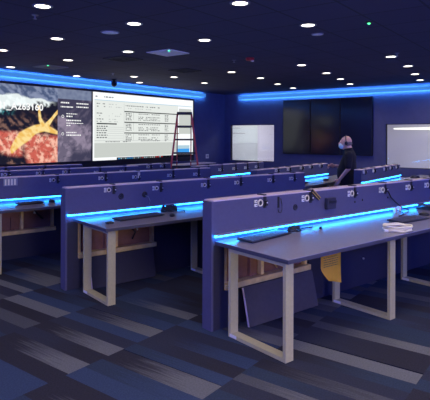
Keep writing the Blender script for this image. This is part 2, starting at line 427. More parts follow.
b = MB(); b.lathe([(.004, -.17), (.04, -.155), (.062, -.12), (.066, -.085), (.066, -.055), (.03, -.05)], 18); b.build('dome', M['glossblack'], t)

# ------------------------------------------------------------------ video wall on the back wall
def lerp(a, b, t): return tuple(x + (y - x) * t for x, y in zip(a, b))
def smooth(a, b, x):
    t = max(0, min(1, (x - a) / (b - a))); return t * t * (3 - 2 * t)
SX0, SX1, SZ0, SZ1 = 4.55, 10.86, 1.06, 2.65
SY = 8.90
def seg(u, v, pts):
    """distance to a polyline with per-point half widths, as a 0..1 coverage"""
    best = 9.0
    for (x0, y0, w0), (x1, y1, w1) in zip(pts, pts[1:]):
        dx, dy = x1 - x0, y1 - y0; t = max(0, min(1, ((u - x0) * dx + (v - y0) * dy) / (dx * dx + dy * dy)))
        d = math.hypot(u - x0 - dx * t, v - y0 - dy * t) / (w0 + (w1 - w0) * t); best = min(best, d)
    return smooth(1.0, .72, best)
def lava(u, v):
    """aerial picture: hills on top, snow and teal water, dark rocks, a yellow river over red flats"""
    w1 = noise.noise((u * 4, v * 4, 1.7)); w2 = noise.noise((u * 4 + 7, v * 4 + 3, 5.1)); n3 = noise.fractal((u * 11 + w1, v * 17 + u * 6, 7.7), .9, 2, 4)
    u2, v2 = u + .035 * w1, v + .035 * w2
    crack = abs(noise.noise((u2 * 7 + v2 * 5, v2 * 12 - u2 * 8, 2.2)))
    c = lerp((0.012, 0.012, 0.028), (0.22, 0.12, 0.10), smooth(-.15, .55, n3) * smooth(.78, .5, v2 + .1 * u2))
    c = lerp(c, (0.02, 0.36, 0.42), smooth(.60, .66, v2) * smooth(.30, .12, u2) * smooth(-.35, .35, n3) * .9)
    f = max(smooth(.40, .33, v2) * smooth(.36, .46, u2 + .25 * (v2 - .2)), smooth(.43, .37, v2) * smooth(.12, .19, v2 + .2 * (u2 - .1)) * smooth(.42, .34, u2))
    pink = lerp((0.60, 0.12, 0.09), (0.92, 0.50, 0.38), smooth(-.3, .45, n3))
    c = lerp(c, pink, f)
    c = lerp(c, (0.012, 0.008, 0.012), smooth(.055, .0, crack) * .75)
    yel = lerp((0.85, 0.50, 0.12), (0.95, 0.72, 0.30), smooth(-.3, .3, n3))
    y = max(seg(u2, v2, [(.22, .20, .05), (.36, .33, .085), (.58, .43, .075), (.75, .46, .06), (1.02, .40, .022)]),
            seg(u2, v2, [(.64, .72, .02), (.67, .58, .03), (.75, .47, .05)]), seg(u2, v2, [(1.02, .70, .03), (.90, .58, .03), (.78, .47, .05)]))
    c = lerp(c, yel, y)
    top = .80 + .06 * (1 - u2)
    sn = smooth(top - .20 * (1 - u2) - .02, top - .12 * (1 - u2), v2 + .05 * n3) * smooth(1.0, .80, u2)
    c = lerp(c, (0.88, 0.96, 0.96), sn * (.88 + .12 * smooth(-.2, .3, n3)))
    hills = lerp((0.07, 0.10, 0.20), (0.24, 0.28, 0.42), smooth(-.45, .5, n3))
    return lerp(c, hills, smooth(top + .01, top + .035, v2 + .02 * n3))
def picture():
    # left feed: aerial picture with a dimmed information pane over its right third
    xa, xb, za, zb = SX0 + .02, 7.27, SZ0 + .03, SZ1 - .02
    nx, nz = 200, 120
    bm = bmesh.new(); lay = bm.verts.layers.float_color.new('pix')
    g = []
    ov = 6.385
    for j in range(nz + 1):
        row = []
        for i in range(nx + 1):
            x = xa + (xb - xa) * i / nx; z = za + (zb - za) * j / nz
            vtx = bm.verts.new((x, SY - .004, z))
            v = (z - za) / (zb - za)
            if x < ov: c = lava((x - 5.1) / (ov - 5.1), v)
            else:
                c0 = lava(.10 + .55 * (xb - x) / (xb - ov), min(.8, v * .8))
                gm = sum(c0) / 3
                c = lerp((0.055, 0.058, 0.105), (gm * 1.0 + .03, gm * .8 + .02, gm * 1.0 + .06), .38)
                if v > .86: c = lerp((0.12, 0.15, 0.26), (0.24, 0.28, 0.40), noise.noise((x * 12, z * 14, 0)) * .5 + .5)
            vtx[lay] = (*c, 1); row.append(vtx)
        g.append(row)
    for j in range(nz):
        for i in range(nx): bm.faces.new((g[j][i], g[j][i + 1], g[j + 1][i + 1], g[j + 1][i]))
    me = bpy.data.meshes.new('aerial_picture'); bm.to_mesh(me); bm.free(); me.materials.append(emit_attr('screen_picture', 1.05))
    return me

t = thing('video_wall', 'wide wall screen with an orange aerial picture and a white table window', 'screen', (0, 0, 0))
b = MB(); b.box(SX0 - .03, SX1 + .035, SY, Y1, SZ0 - .10, SZ1 + .03, .004); b.build('screen_cabinet', M['bezel'], t)
o = bpy.data.objects.new('aerial_picture', picture()); C.objects.link(o); o.parent = t
o['label'] = 'orange river and dark rocks picture'
E_w = emit('screen_white', (0.88, 0.92, 0.88), 0.92); E_g = emit('screen_grey', (0.70, 0.74, 0.70), 0.85); E_w2 = emit('screen_bright', (0.95, 0.97, 1.0), 1.05)
E_d = emit('screen_dark', (0.03, 0.035, 0.04), 1); E_m = emit('screen_mid', (0.16, 0.17, 0.18), 1); E_l = emit('screen_line', (0.55, 0.58, 0.57), 1); E_b = emit('screen_blue', (0.05, 0.35, 0.85), 1); E_k = emit('screen_black', (0.005, 0.006, 0.012), 1); E_r = emit('screen_red', (.6, .05, .05), 1); E_p = emit('screen_paleblue', (.45, .65, .75), 1)
E_t = emit('caption_white', (1, 1, 1), 1.0)
def app_window():
    b = MB(); lv = [0]
    wx0, wx1, wz0, wz1 = 7.31, 10.83, SZ0 + .02, SZ1 - .02
    def q(m, x0, x1, z0, z1, k):
        b.use(m); y = SY - .003 - .0015 * k
        fs = [b.bm.faces.new([b.bm.verts.new(p) for p in ((x0, y, z0), (x1, y, z0), (x1, y, z1), (x0, y, z1))])]; b._faces(fs)
    W_, H_ = wx1 - wx0, wz1 - wz0
    X = lambda u: wx0 + u * W_
    Z = lambda v: wz1 - v * H_
    rng = random.Random(5)
    q(E_w2, X(0), X(1), Z(1), Z(0), 0)
    q(E_w, X(.012), X(.988), Z(.96), Z(.115), 1)
    q(E_p, X(.012), X(.988), Z(.118), Z(.108), 2)
    def text(u0, u1, v, m=E_d, h=.010, k=3, dens=.75):
        u = u0
        while u < u1:
            w = rng.uniform(.006, .022)
            if rng.random() < dens: q(m, X(u), X(min(u + w, u1)), Z(v + h), Z(v), k)
            u += w + .006
    text(.02, .17, .055, E_m, .016)
    # left form pane
    q(E_l, X(.264), X(.267), Z(.70), Z(.14), 2)
    for v in (.16, .20, .30, .335, .385, .42): text(.03, .10, v, E_m, .012); text(.13, .24, v, E_l, .012, dens=.5)
    q(E_d, X(.03), X(.20), Z(.468), Z(.45), 3)
    for v in (.49, .52, .55, .585, .62, .655): text(.03, .12, v, E_m, .016, dens=.9); q(E_l, X(.12), X(.26), Z(v + .020), Z(v + .014), 2)
    text(.28, .62, .165, E_m, .014)
    text(.30, .55, .205, E_l, .012)
    # three record blocks
    for v0 in (.255, .42, .585):
        q(E_d, X(.268), X(.86), Z(v0 + .016), Z(v0), 3)
        q(E_g, X(.35), X(.355), Z(v0 + .13), Z(v0 + .015), 2)
        for k in range(5):
            v = v0 + .030 + k * .024
            text(.28, .335, v, E_m, .013, dens=.9)
            if k != 1: text(.40, .62 - .03 * (k % 2), v, E_m, .011, dens=.85)
            text(.67, .71, v, E_m, .012, dens=.8)
    q(E_l, X(.012), X(.82), Z(.712), Z(.706), 2)
    text(.08, .30, .72, E_m, .012)
    q(E_g, X(.012), X(.988), Z(.955), Z(.745), 2)
    q(E_w2, X(.82), X(.988), Z(.955), Z(.12), 3)
    q(E_g, X(.83), X(.98), Z(.60), Z(.16), 4)
    q(E_b, X(.80), X(.955), Z(.93), Z(.86), 5); q(E_p, X(.80), X(.955), Z(.86), Z(.80), 5)
    # task bar
    q(E_k, X(.20), X(1), Z(1), Z(.965), 4)
    for k in range(22): q(rng.choice([E_m, E_p, E_b, E_r, E_l]), X(.215 + k * .020), X(.225 + k * .020), Z(.992), Z(.973), 5)
    return b.build('table_window', None, t)
aw = app_window(); aw['label'] = 'white window of table rows'
def text_obj(s, x, z, size, m, parent, name, y=SY - .010, rot=(PI / 2, 0, 0)):
    cu = bpy.data.curves.new(name, 'FONT'); cu.body = s; cu.size = size; cu.extrude = 0.0005; cu.space_character = 1.04; cu.offset = .004
    o = bpy.data.objects.new(name, cu); C.objects.link(o)
    bpy.context.view_layer.update()
    dg = bpy.context.evaluated_depsgraph_get()
    me = bpy.data.meshes.new_from_object(o.evaluated_get(dg)); me.materials.clear(); me.materials.append(m)
    bpy.data.objects.remove(o)
    p = bpy.data.objects.new(name, me); C.objects.link(p); p.location = (x, y, z); p.rotation_euler = rot; p.parent = parent
    return p
cap = text_obj('CS1_A263160', 4.92, 2.15, .185, E_t, t, 'caption'); cap['label'] = 'white caption ending in A263160'
def pane_notes():
    b = MB().use(E_t); rng = random.Random(3)
    for x0, x1, z, h in [(q[0] + .26, q[1] + .26, q[2], q[3]) for q in ((6.20, 6.42, 2.325, .030), (6.20, 6.52, 2.24, .026), (6.60, 6.92, 2.325, .026), (6.60, 6.92, 2.25, .026), (6.34, 6.62, 2.10, .018), (6.34, 6.50, 2.04, .028), (6.34, 6.72, 1.955, .028), (6.34, 6.78, 1.90, .018), (6.34, 6.45, 1.85, .018), (6.34, 6.60, 1.70, .020), (6.34, 6.72, 1.64, .026))]:
        x = x0
        while x < x1:
            w = rng.uniform(.015, .05)
            y = SY - .008
            f = b.bm.faces.new([b.bm.verts.new(p) for p in ((x, y, z), (min(x + w, x1), y, z), (min(x + w, x1), y, z + h), (x, y, z + h))]); b._faces([f])
            x += w + .012
    for x, z in ((6.51, 2.05), (6.51, 1.68)):
        n = 14
        for k in range(n):
            a0, a1 = 2 * PI * k / n, 2 * PI * (k + 1) / n
            f = b.bm.faces.new([b.bm.verts.new((x + r * math.cos(a), SY - .008, z + r * math.sin(a))) for r, a in ((.032, a0), (.032, a1), (.022, a1), (.022, a0))]); b._faces([f])
    return b.build('side_notes', None, t)
pn = pane_notes(); pn['label'] = 'small white lines on the dim pane'

# wall switch right of the screen
t = thing('wall_switch', 'small pale switch plate on the wall right of the stepladder', 'switch', (11.62, Y1, 1.05))
b = MB(); b.box(-.07, .07, -.008, 0, -.06, .06, .002); b.build('switch_plate', M['white'], t)
b = MB(); b.box(-.035, -.008, -.014, -.008, -.03, .03, .002); b.box(.008, .035, -.014, -.008, -.03, .03, .002); b.build('rocker', M['grey'], t)

# dark display wall on the right wall: three upright displays side by side
names = ('left dark display of three on the right wall, by the left window', 'middle dark display of three on the right wall', 'right dark display of three on the right wall, behind the standing man')
yy = [(6.92, 6.085), (6.075, 5.235), (5.225, 4.385)]
for (ya, yb), lab in zip(yy, names):
    t = thing('wall_display', lab, 'display', (X1, (ya + yb) / 2, 1.155), 0, 'dark displays on the right wall')
    h = (ya - yb) / 2
    b = MB(); b.box(-.085, 0, -h, h, 0, 1.495, .004); b.build('display_housing', M['bezel'], t)
    b = MB(); b.box(-.090, -.084, -h + .012, h - .012, .014, 1.481); b.build('glass_panel', M['glossblack'], t)

# gallery fittings seen through the windows
t = thing('ring_light', 'warm curved ring light seen through the right window', 'lamp', (14.8, 3.0, 1.87))
b = MB(); pts = [(0.95 * math.cos(a), 1.55 * math.sin(a), 0) for a in [2 * PI * k / 40 for k in range(40)]]
b.tube(pts, .020, 8, closed=True); b.build('glowing_ring', M['gal_lamp'], t)
for k in range(4):
    a = PI / 4 + k * PI / 2
    b = MB(); b.tube([(0.95 * math.cos(a), 1.55 * math.sin(a), .02), (0.95 * math.cos(a), 1.55 * math.sin(a), H - 1.87)], .004, 5)
    b.build('suspension_wire', M['alu'], t)
t = thing('whiteboard', 'pale whiteboard seen through the left window', 'whiteboard', (13.85, Y1 + .245, 0))
b = MB(); b.box(-.85, .90, -.03, 0, 1.41, 2.10, .004); b.build('writing_surface', M['board_white'], t)
b = MB(); b.box(-.85, .90, -.03, 0, .55, 1.405, .004); b.build('lower_panel', M['board_grey'], t)
b = MB(); b.box(-.80, .10, -.034, -.029, 1.73, 1.745); b.box(-.80, -.20, -.034, -.029, 1.90, 1.91); b.build('drawn_line', M['grey'], t)
b = MB(); b.box(-.80, .85, -.09, -.03, .78, .80, .003); b.build('pen_tray', M['white'], t)
for x in (-.78, .83):
    b = MB(); b.box(x - .02, x + .02, -.035, -.005, 0, .55); b.box(x - .02, x + .02, -.30, -.002, 0, .03); b.build('stand_leg', M['grey'], t)
def gal_light(x, y, e):
    ld = bpy.data.lights.new('gallery_ceiling_lamp', 'AREA'); ld.energy = e; ld.size = 1.2; ld.color = (1.0, .96, .95)
    l = bpy.data.objects.new('gallery_ceiling_lamp', ld); C.objects.link(l); l.location = (x, y, H - .06)
gal_light(14.2, 7.4, 70); gal_light(14.2, 3.4, 46); gal_light(14.2, 1.0, 24)

# ------------------------------------------------------------------ console rows
AN = R(-14.0)
T_ = Vector((math.cos(AN), math.sin(AN))); N_ = Vector((-math.sin(AN), math.cos(AN)))
HP = 1.09
def place(s, c):                      # s along the left block rows, c = y + .2493 x of the panel face
    p = T_ * s + N_ * (c * math.cos(AN)); return (p.x, p.y, 0)

def partition(loc, rot, L, label, fix, gap=None, hp=HP, special=None, seed=1, lz=.80, fs=.78):
    """local x along the row, user side is -y, front face at y=0, thickness .12"""
    rng = random.Random(seed)
    t = thing('console_partition', label, 'desk partition', loc, rot, 'long console partitions')
    b = MB().use(M['panel']); th = .12
    b.box(.0, L, th - .02, th, 0, hp - .012)
    b.box(.0, L, 0, .02, .72, hp - .012)
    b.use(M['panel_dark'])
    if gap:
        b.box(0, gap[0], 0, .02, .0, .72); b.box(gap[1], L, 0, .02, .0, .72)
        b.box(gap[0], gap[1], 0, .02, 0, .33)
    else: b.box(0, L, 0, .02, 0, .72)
    b.use(M['panel']).box(.03, L - .03, .02, th - .02, hp - .06, hp - .012)
    b.build('panel', None, t)
    b = MB(); b.box(-.004, L + .004, -.004, th + .004, hp - .012, hp, .002); b.build('top_cap', M['cap'], t)
    for x in (-.022, L):
        b = MB(); b.box(x, x + .022, -.002, th + .002, 0, hp - .012, .002); b.build('end_panel', M['panel'], t)
    b = MB(); b.box(.005, L - .005, -.030, 0, lz, lz + .012); b.build('light_channel', M['alu'], t)
    b = MB(); b.box(.01, L - .01, -.028, -.004, lz - .010, lz - .0005); b.build('led_strip', M['led'], t)
    b = MB(); b.tube([(-.01, -.03, lz), (.012, -.03, lz)], .008, 8); e = b.build('led_end_cap', M['led'], t)
    if gap:
        g0, g1 = gap
        b = MB(); b.box(g0, g1, -.030, .055, .325, .375, .002); r_ = b.build('bottom_rail', M['wood'], t); r_['label'] = 'raw timber rail'
        for x in (g0 + .02, g0 + .47, g1 - .03):
            b = MB(); b.box(x - .018, x + .018, .012, .062, .375, .735, .002); s_ = b.build('stud', M['wood'], t); s_['label'] = 'raw timber stud'
        b = MB(); b.box(g0, g1, .070, .078, .33, .735); b.build('backing_board', M['brown'], t)
        b = MB(); b.box(g0 + .33, g0 + .37, .03, .066, .375, .55); b.build('timber_block', M['brown'], t)
    # outlets, grommets and mounts near the top
    for k, (s, z) in enumerate(fix):
        def small(m):
            for v in m.bm.verts: v.co.x = s + (v.co.x - s) * fs; v.co.z = z + (v.co.z - z) * fs
            return m
        o = MB(); o.box(s - .048, s - .014, -.012, 0, z - .030, z - .004, .003); o.box(s - .048, s - .014, -.012, 0, z + .006, z + .032, .003)
        po = small(o).build('power_outlet', M['white'], t)
        o = MB(); o.box(s - .036, s - .022, -.0135, -.0115, z - .020, z - .014); o.box(s - .036, s - .022, -.0135, -.0115, z + .016, z + .022); small(o).build('socket_slot', M['black'], po)
        o = MB(); mt = Matrix.Translation((s + .030, 0, z)) @ Matrix.Rotation(PI / 2, 4, 'X')
        o.lathe([(.022, .0), (.022, .010), (.031, .010), (.034, .0)], 18, mt); gr = small(o).build('cable_grommet', M['ring'], t)
        o = MB(); o.lathe([(.001, .004), (.021, .004), (.021, 0)], 14, mt); small(o).build('grommet_insert', M['black'], gr)
        o = MB(); x = s + .085
        o.box(x - .016, x + .016, -.012, -.0, z - .05, hp - .01, .003); o.box(x - .016, x + .016, -.012, th * .7, hp, hp + .010, .003); o.box(x - .008, x + .020, -.028, -.010, z - .03, z + .02, .004)
        mb = o.build('mount_bracket', M['black'], t)
        o = MB(); o.lathe([(.005, .0), (.007, .006), (.003, .009)], 8, Matrix.Translation((x + .006, -.026, z)) @ Matrix.Rotation(PI / 2, 4, 'X')); o.build('bracket_screw', M['white'], mb)
    if special: special(t)
    return t

def desk(loc, rot, L, depth, frames, label, x0=.10, zt=.756):
    """worktop front edge at -depth; two-loop legs"""
    t = thing('console_desk', label, 'desk', loc, rot, 'grey console desks')
    b = MB(); b.box(x0, L, -depth, -.001, zt - .034, zt, .003); b.build('worktop', M['top'], t)
    b = MB(); b.box(x0 - .002, L + .002, -depth - .002, -depth + .004, zt - .033, zt - .003, .001); b.box(x0 - .002, x0 + .004, -depth, -.002, zt - .033, zt - .003, .001); b.build('edge_band', M['edge'], t)
    y0, y1 = -depth + .035, -.155
    for x in frames:
        b = MB(); w = .041; k = .028
        b.box(x - w, x + w, y0, y0 + k, .0, zt - .034); b.box(x - w, x + w, y1 - k, y1, 0, zt - .034)
        b.box(x - w, x + w, y0 + k, y1 - k, 0, k); b.box(x - w, x + w, y0 + k, y1 - k, zt - .034 - k, zt - .034)
        f = b.build('leg_frame', M['metal'], t)
        b = MB(); b.box(x - w - .0015, x - w, y1 - .10, y1 - .015, .004, .028); s_ = b.build('maker_sticker', M['white'], f); s_['label'] = 'small white sticker'
    return t

# --- near row
def near_special(t):
    # cord loop in a slot, round blank grommets, tilted striped connector bar, small dark box on the panel
    b = MB(); b.box(.770, .795, -.006, 0, .97, 1.075, .003); b.build('cable_slot', M['black'], t)
    b = MB(); b.tube([(.805, -.008, 1.06), (.815, -.016, 1.00), (.812, -.020, .95), (.795, -.020, .925), (.772, -.018, .93), (.765, -.014, .96)], .004, 6); b.build('cord_loop', M['black'], t)
    for s, z in ((.99, .955), (1.02, .96)):
        pass
    b = MB(); b.lathe([(.018, 0), (.018, .004), (.030, .004), (.032, 0)], 18, Matrix.Translation((1.02, 0, .955)) @ Matrix.Rotation(PI / 2, 4, 'X')); b.build('blank_grommet', M['panel_dark'], t)
    mt = Matrix.Translation((1.31, -.012, 1.055)) @ Matrix.Rotation(R(38), 4, 'Y')
    b = MB(); b.box(-.075, .075, -.008, .008, -.018, .018, .003, mt); q = b.build('connector_bar', M['black'], t)
    b = MB()
    for z in (-.013, .013): b.box(-.07, .07, -.011, -.008, z - .003, z + .003, 0, mt)
    b.build('yellow_stripe', M['yellow'], q)
    b = MB(); b.box(1.46, 1.60, -.045, 0, .895, 1.01, .008); bx = b.build('monitor_mount_plate', M['panel_dark'], t)
    b = MB(); b.box(1.475, 1.60, -.052, -.044, .955, .985, .004); b.build('mount_lip', M['black'], bx)
    for s, z in ((1.98, .93), (2.12, .94), (2.62, .93)):
        b = MB(); b.lathe([(.010, 0), (.012, .006), (.004, .010)], 10, Matrix.Translation((s, 0, z)) @ Matrix.Rotation(PI / 2, 4, 'X')); b.build('screw_boss', M['black'], t)
    b = MB(); b.tube([(2.62, -.01, 1.0), (2.66, -.02, .93), (2.74, -.03, .87), (2.84, -.05, .80), (2.93, -.09, .768)], .008, 6); b.build('hanging_cord', M['black'], t)
    b = MB(); b.tube([(.60, .03, .70), (.63, .02, .60), (.69, .015, .52), (.74, .02, .46), (.80, .03, .40)], .007, 6); c_ = b.build('yellow_cable', M['yellow'], t); c_['label'] = 'yellow cable'
    b = MB(); b.tube([(.64, .03, .72), (.72, .0, .69), (.84, -.01, .66), (.90, .0, .58), (.86, .03, .48)], .012, 6); b.build('black_cable', M['black'], t)
    for s, z in ((2.02, .60), (2.16, .56), (2.40, .66), (2.10, .30)):
        b = MB(); b.ball((s, -.03, z), .010, .012, .012, n=10); b.build('cable_plug', M['white'], t)
fixA = [(.515, 1.035), (1.155, 1.03), (1.895, 1.025), (2.485, 1.025), (3.055, 1.02), (3.505, 1.02)]
pA = place(2.645, 3.43 - .062)
partition(pA, AN, 4.1, 'nearest console partition, dark purple-grey, bare end panel beside the aisle', fixA, (.12, 1.22), hp=1.10, special=near_special, seed=1, fs=1.0)
desk(pA, AN, 4.1, .825, (.075, 1.435, 2.69), 'nearest grey console desk, white cable ring lying on it', x0=.02)
# --- second row
def second_special(t):
    b = MB(); b.lathe([(.020, 0), (.020, .004), (.034, .004), (.036, 0)], 18, Matrix.Translation((.64, 0, .95)) @ Matrix.Rotation(PI / 2, 4, 'X')); b.build('blank_grommet', M['panel_dark'], t)
    b = MB(); b.lathe([(.002, .006), (.034, .005), (.036, 0)], 18, Matrix.Translation((.95, 0, .95)) @ Matrix.Rotation(PI / 2, 4, 'X')); b.build('blank_grommet', M['black'], t)
    b = MB(); b.tube([(.95, -.01, .94), (.99, -.02, .92), (1.01, -.02, .87), (1.0, -.02, .83)], .004, 6); b.build('hanging_cord', M['grey'], t)
    b = MB(); b.tube([(.70, .03, .70), (.75, .02, .60), (.84, .02, .52), (.80, .03, .44)], .010, 6); b.build('black_cable', M['black'], t)
    b = MB(); b.ball((.86, .02, .55), .012, .012, .016, n=10); b.build('cable_plug', M['white'], t)
fixB = [(.46, 1.035), (1.09, 1.015), (1.82, 1.01), (2.39, 1.01), (3.02, 1.01), (3.48, 1.01)]
pB = place(2.135, 5.32 - .062)
partition(pB, AN, 3.78, 'second console partition from the camera, whole left end in view', fixB, (.12, 1.10), special=second_special, seed=2)
desk(pB, AN, 3.72, .75, (.15, 1.55, 2.90), 'second console desk from the camera, long black keyboard at its left', x0=.07)
# --- third row
def third_special(t):
    b = MB(); b.box(.34, .52, -.016, 0, .975, 1.075, .004); q = b.build('connector_plate', M['grey'], t)
    b = MB()
    for k in range(4): b.box(.355 + k * .04, .375 + k * .04, -.020, -.015, .985, 1.065)
    b.build('connector_row', M['ring'], q)
    b = MB(); b.box(2.36, 2.40, -.016, 0, .98, 1.07, .004); q = b.build('yellow_connector', M['ring'], t); 
    b = MB(); b.tube([(.72, .0, .68), (.78, -.01, .58), (.86, -.01, .50)], .012, 6); b.build('black_cable', M['black'], t)
    b = MB(); b.box(.74, .78, -.01, .01, .575, .605, .004); b.build('cable_plug', M['white'], t)
fixC = [(.99, 1.02), (1.73, 1.01), (2.30, 1.0), (2.95, .995), (3.48, .99)]
pC = place(1.65, 7.12 - .062)
partition(pC, AN, 3.81, 'third console partition from the camera, grey connector plate at photo left', fixC, (.12, 1.04), special=third_special, seed=3)
desk(pC, AN, 3.76, .70, (.09, 1.49, 2.85), 'third console desk from the camera, cut by the left edge of the photo', x0=.03)
# --- fourth and fifth rows of the left block
pD = place(1.20, 8.42 - .062)
partition(pD, AN, 3.56, 'fourth console partition, below the left screen picture', [(1.16, 1.03), (1.70, 1.03), (2.14, 1.03), (2.71, 1.0), (3.21, 1.0)], seed=4)
desk(pD, AN, 3.5, .70, (.1, 1.5, 2.9), 'fourth console desk, standing between the third and fourth partitions', x0=.03)
pE = place(1.62, 9.44)
partition(pE, AN, 2.5, 'farthest left console partition, right under the aerial picture', [(1.0, 1.02), (1.7, 1.02)], seed=5)
# --- middle block
partition((8.13, 3.05, 0), R(0.0), 2.10, 'middle block partition just right of the standing man', [(.10, 1.045), (.56, 1.04), (1.14, 1.04), (1.49, 1.045), (1.86, 1.045)], seed=6, lz=.875)
desk((8.13, 3.05, 0), R(0.0), 2.15, .80, (.1, 1.2, 2.0), 'middle block desk right of the standing man', x0=.0, zt=.82)
partition((6.95, 4.35, 0), R(0.0), 2.72, 'middle block partition whose end stands left of the man', [(.60, 1.05), (1.03, 1.05), (1.53, 1.05), (1.91, 1.05), (2.36, 1.05)], seed=7, lz=.875)
desk((6.95, 4.35, 0), R(0.0), 3.30, .62, (.1, 1.6, 2.62), 'middle block desk behind the second row, left of the man', x0=.0, zt=.82)
partition((7.15, 5.80, 0), R(-3.0), 2.18, 'middle block partition under the left bright window, long blue glow', [(.27, .99), (.68, .99), (1.12, .99), (1.52, .99), (1.90, .99)], seed=8, lz=.875)
desk((7.15, 5.80, 0), R(-3.0), 2.14, .80, (.1, 1.2, 2.0), 'middle block desk under the left bright window', x0=.0, zt=.82)
partition((6.62, 6.95, 0), R(-4.0), 1.02, 'short farthest middle block partition, left of the red stepladder', [(.42, 1.04), (.78, 1.04)], seed=9)

# low cabinet under the right part of the screen
t = thing('low_cabinet', 'low dark cabinet under the white screen, behind the red stepladder', 'cabinet', (8.95, 8.42, 0))
b = MB(); b.box(0, 2.3, 0, .43, .06, .88, .003); b.build('carcass', M['panel_dark'], t)
b = MB(); b.box(-.015, 2.315, -.015, .43, .88, .905, .003); b.build('cabinet_top', M['cap'], t)
for k in range(4):
    b = MB(); b.box(.01 + k * .573, .573 + k * .573, -.018, 0, .08, .87, .002); d_ = b.build('door', M['panel_dark'], t)
    b = MB(); xh = (.52 if k % 2 == 0 else .03) + k * .573 + .01; b.box(xh, xh + .02, -.035, -.018, .62, .78, .003); b.build('handle', M['alu'], d_)
b = MB(); b.box(.03, 2.27, .03, .40, 0, .06); b.build('plinth', M['black'], t)

# side table below the right window
t = thing('side_table', 'pale side table under the right bright window', 'table', (11.35, 2.75, 0))
b = MB(); b.box(-.75, .85, -.55, .45, .72, .756, .004); b.build('table_top', M['top'], t)
for x in (-.68, .78):
    for y in (-.48, .38):
        b = MB(); b.box(x - .025, x + .025, y - .025, y + .025, 0, .72, .002); b.build('leg', M['metal'], t)

# ------------------------------------------------------------------ things on and under the desks
def at(s, c, z): p = place(s, c); return (p[0], p[1], z)
ZT = .756
def keyboard(loc, rot, label, L=.46, W=.15):
    t = thing('keyboard', label, 'keyboard', loc, rot, 'black keyboards on the desks')
    b = MB(); b.prism([(-W / 2, .006), (W / 2, .010), (W / 2, .024), (-W / 2, .014)], -L / 2, L / 2, Matrix(((0, 0, 1, 0), (1, 0, 0, 0), (0, 1, 0, 0), (0, 0, 0, 1))))
    b.box(-L / 2 + .02, L / 2 - .02, -W / 2 + .01, W / 2 - .01, 0, .008); b.build('keyboard_base', M['black'], t)
    b = MB()
    for r in range(5):
        n = 15
        for k in range(n):
            x = -L / 2 + .012 + k * (L - .024) / n; y = -W / 2 + .012 + r * (W - .02) / 5; z = .014 + (y + W / 2) / W * .010
            b.box(x, x + (L - .024) / n - .004, y, y + (W - .02) / 5 - .004, z, z + .006)
    b.build('keys', M['key'], t)['kind'] = 'stuff'
    return t
def mouse(loc, rot, label):
    t = thing('computer_mouse', label, 'mouse', loc, rot, 'computer mice on the desks')
    b = MB(); b.ball((0, 0, .012), .032, .055, .024); bmesh.ops.bisect_plane(b.bm, geom=b.bm.verts[:] + b.bm.edges[:] + b.bm.faces[:], plane_co=(0, 0, 0), plane_no=(0, 0, -1), clear_outer=True)
    b.build('mouse_shell', M['black'], t)
    b = MB(); b.ball((0, .026, .032), .005, .012, .006, n=10); b.build('scroll_wheel', M['grey'], t)
def oval(cx, cy, rx, ry, z, n=32, wob=0, ph=0):
    return [(cx + rx * math.cos(2 * PI * k / n) * (1 + wob * math.sin(3 * 2 * PI * k / n + ph)), cy + ry * math.sin(2 * PI * k / n), z + (.004 * math.sin(5 * 2 * PI * k / n + ph) if wob else 0)) for k in range(n)]
# near desk
keyboard(at(3.10, 3.21, ZT), AN + R(8), 'long black keyboard on the nearest desk, lit blue', L=.56, W=.17)
t = thing('cable_coil', 'small dark cable coil by the strip, right of the nearest keyboard', 'cable', at(3.52, 3.25, ZT), AN)
b = MB()
for k in range(4): b.tube(oval(.0, -.0, .075 - .006 * k, .05 - .005 * k, .010 + .011 * k, wob=.03, ph=k), .006, 6, closed=True)
b.build('coiled_cord', M['black'], t)
b = MB(); b.tube([(.07, .0, .012), (.16, .02, .008), (.24, .0, .008), (.30, .03, .008)], .006, 6); b.build('loose_tail', M['black'], t)
t = thing('cable_end', 'tiny dark cable end lying in the middle of the nearest desk', 'cable', at(3.82, 3.18, ZT), AN + R(30))
b = MB(); b.box(-.025, .025, -.012, .012, 0, .018, .004); b.build('plug_body', M['black'], t)
b = MB(); b.tube([(.02, 0, .008), (.05, .015, .006), (.07, .02, .006)], .005, 6); b.build('cord', M['black'], t)
t = thing('cable_ring', 'cream white oval ring of cable on the nearest desk edge', 'cable', at(4.31, 2.65, ZT), AN - R(35))
b = MB()
for k, (rx, ry, z) in enumerate(((.128, .115, .0145), (.122, .108, .030), (.130, .112, .046), (.118, .100, .036))): b.tube(oval(0, 0, rx, ry, z, wob=.02, ph=k), .009, 8, closed=True)
b.build('coiled_cord', M['ring'], t)
b = MB(); b.box(-.150, -.115, -.07, -.04, 0, .022, .005); b.build('plug_end', M['white'], t)
keyboard(at(4.93, 2.90, ZT), AN + R(-2), 'black keyboard behind the cream cable ring at photo right', L=.50, W=.18)
mouse(at(5.38, 2.97, ZT), AN + R(30), 'black computer mouse at the right end of the nearest desk')
t = thing('power_adapter', 'blue lit clear plug pair on the light strip at photo right', 'adapter', at(5.36, 3.30, ZT), AN)
b = MB(); b.box(-.055, -.015, -.02, .02, 0, .055, .006); b.box(.025, .06, -.02, .02, 0, .065, .006); b.build('plug_body', M['white'], t)
b = MB(); b.tube([(-.03, -.02, .03), (-.05, -.10, .012), (-.12, -.16, .008), (-.30, -.20, .008)], .005, 6); b.build('cord', M['black'], t)
t = thing('desk_phone', 'dark handset lying near the partition at the right photo edge', 'phone', at(5.90, 3.22, ZT), AN + R(8))
b = MB(); b.prism([(-.09, 0), (.09, 0), (.09, .020), (-.09, .050)], -.11, .11, Matrix(((0, 0, 1, 0), (1, 0, 0, 0), (0, 1, 0, 0), (0, 0, 0, 1)))); b.build('phone_base', M['black'], t)
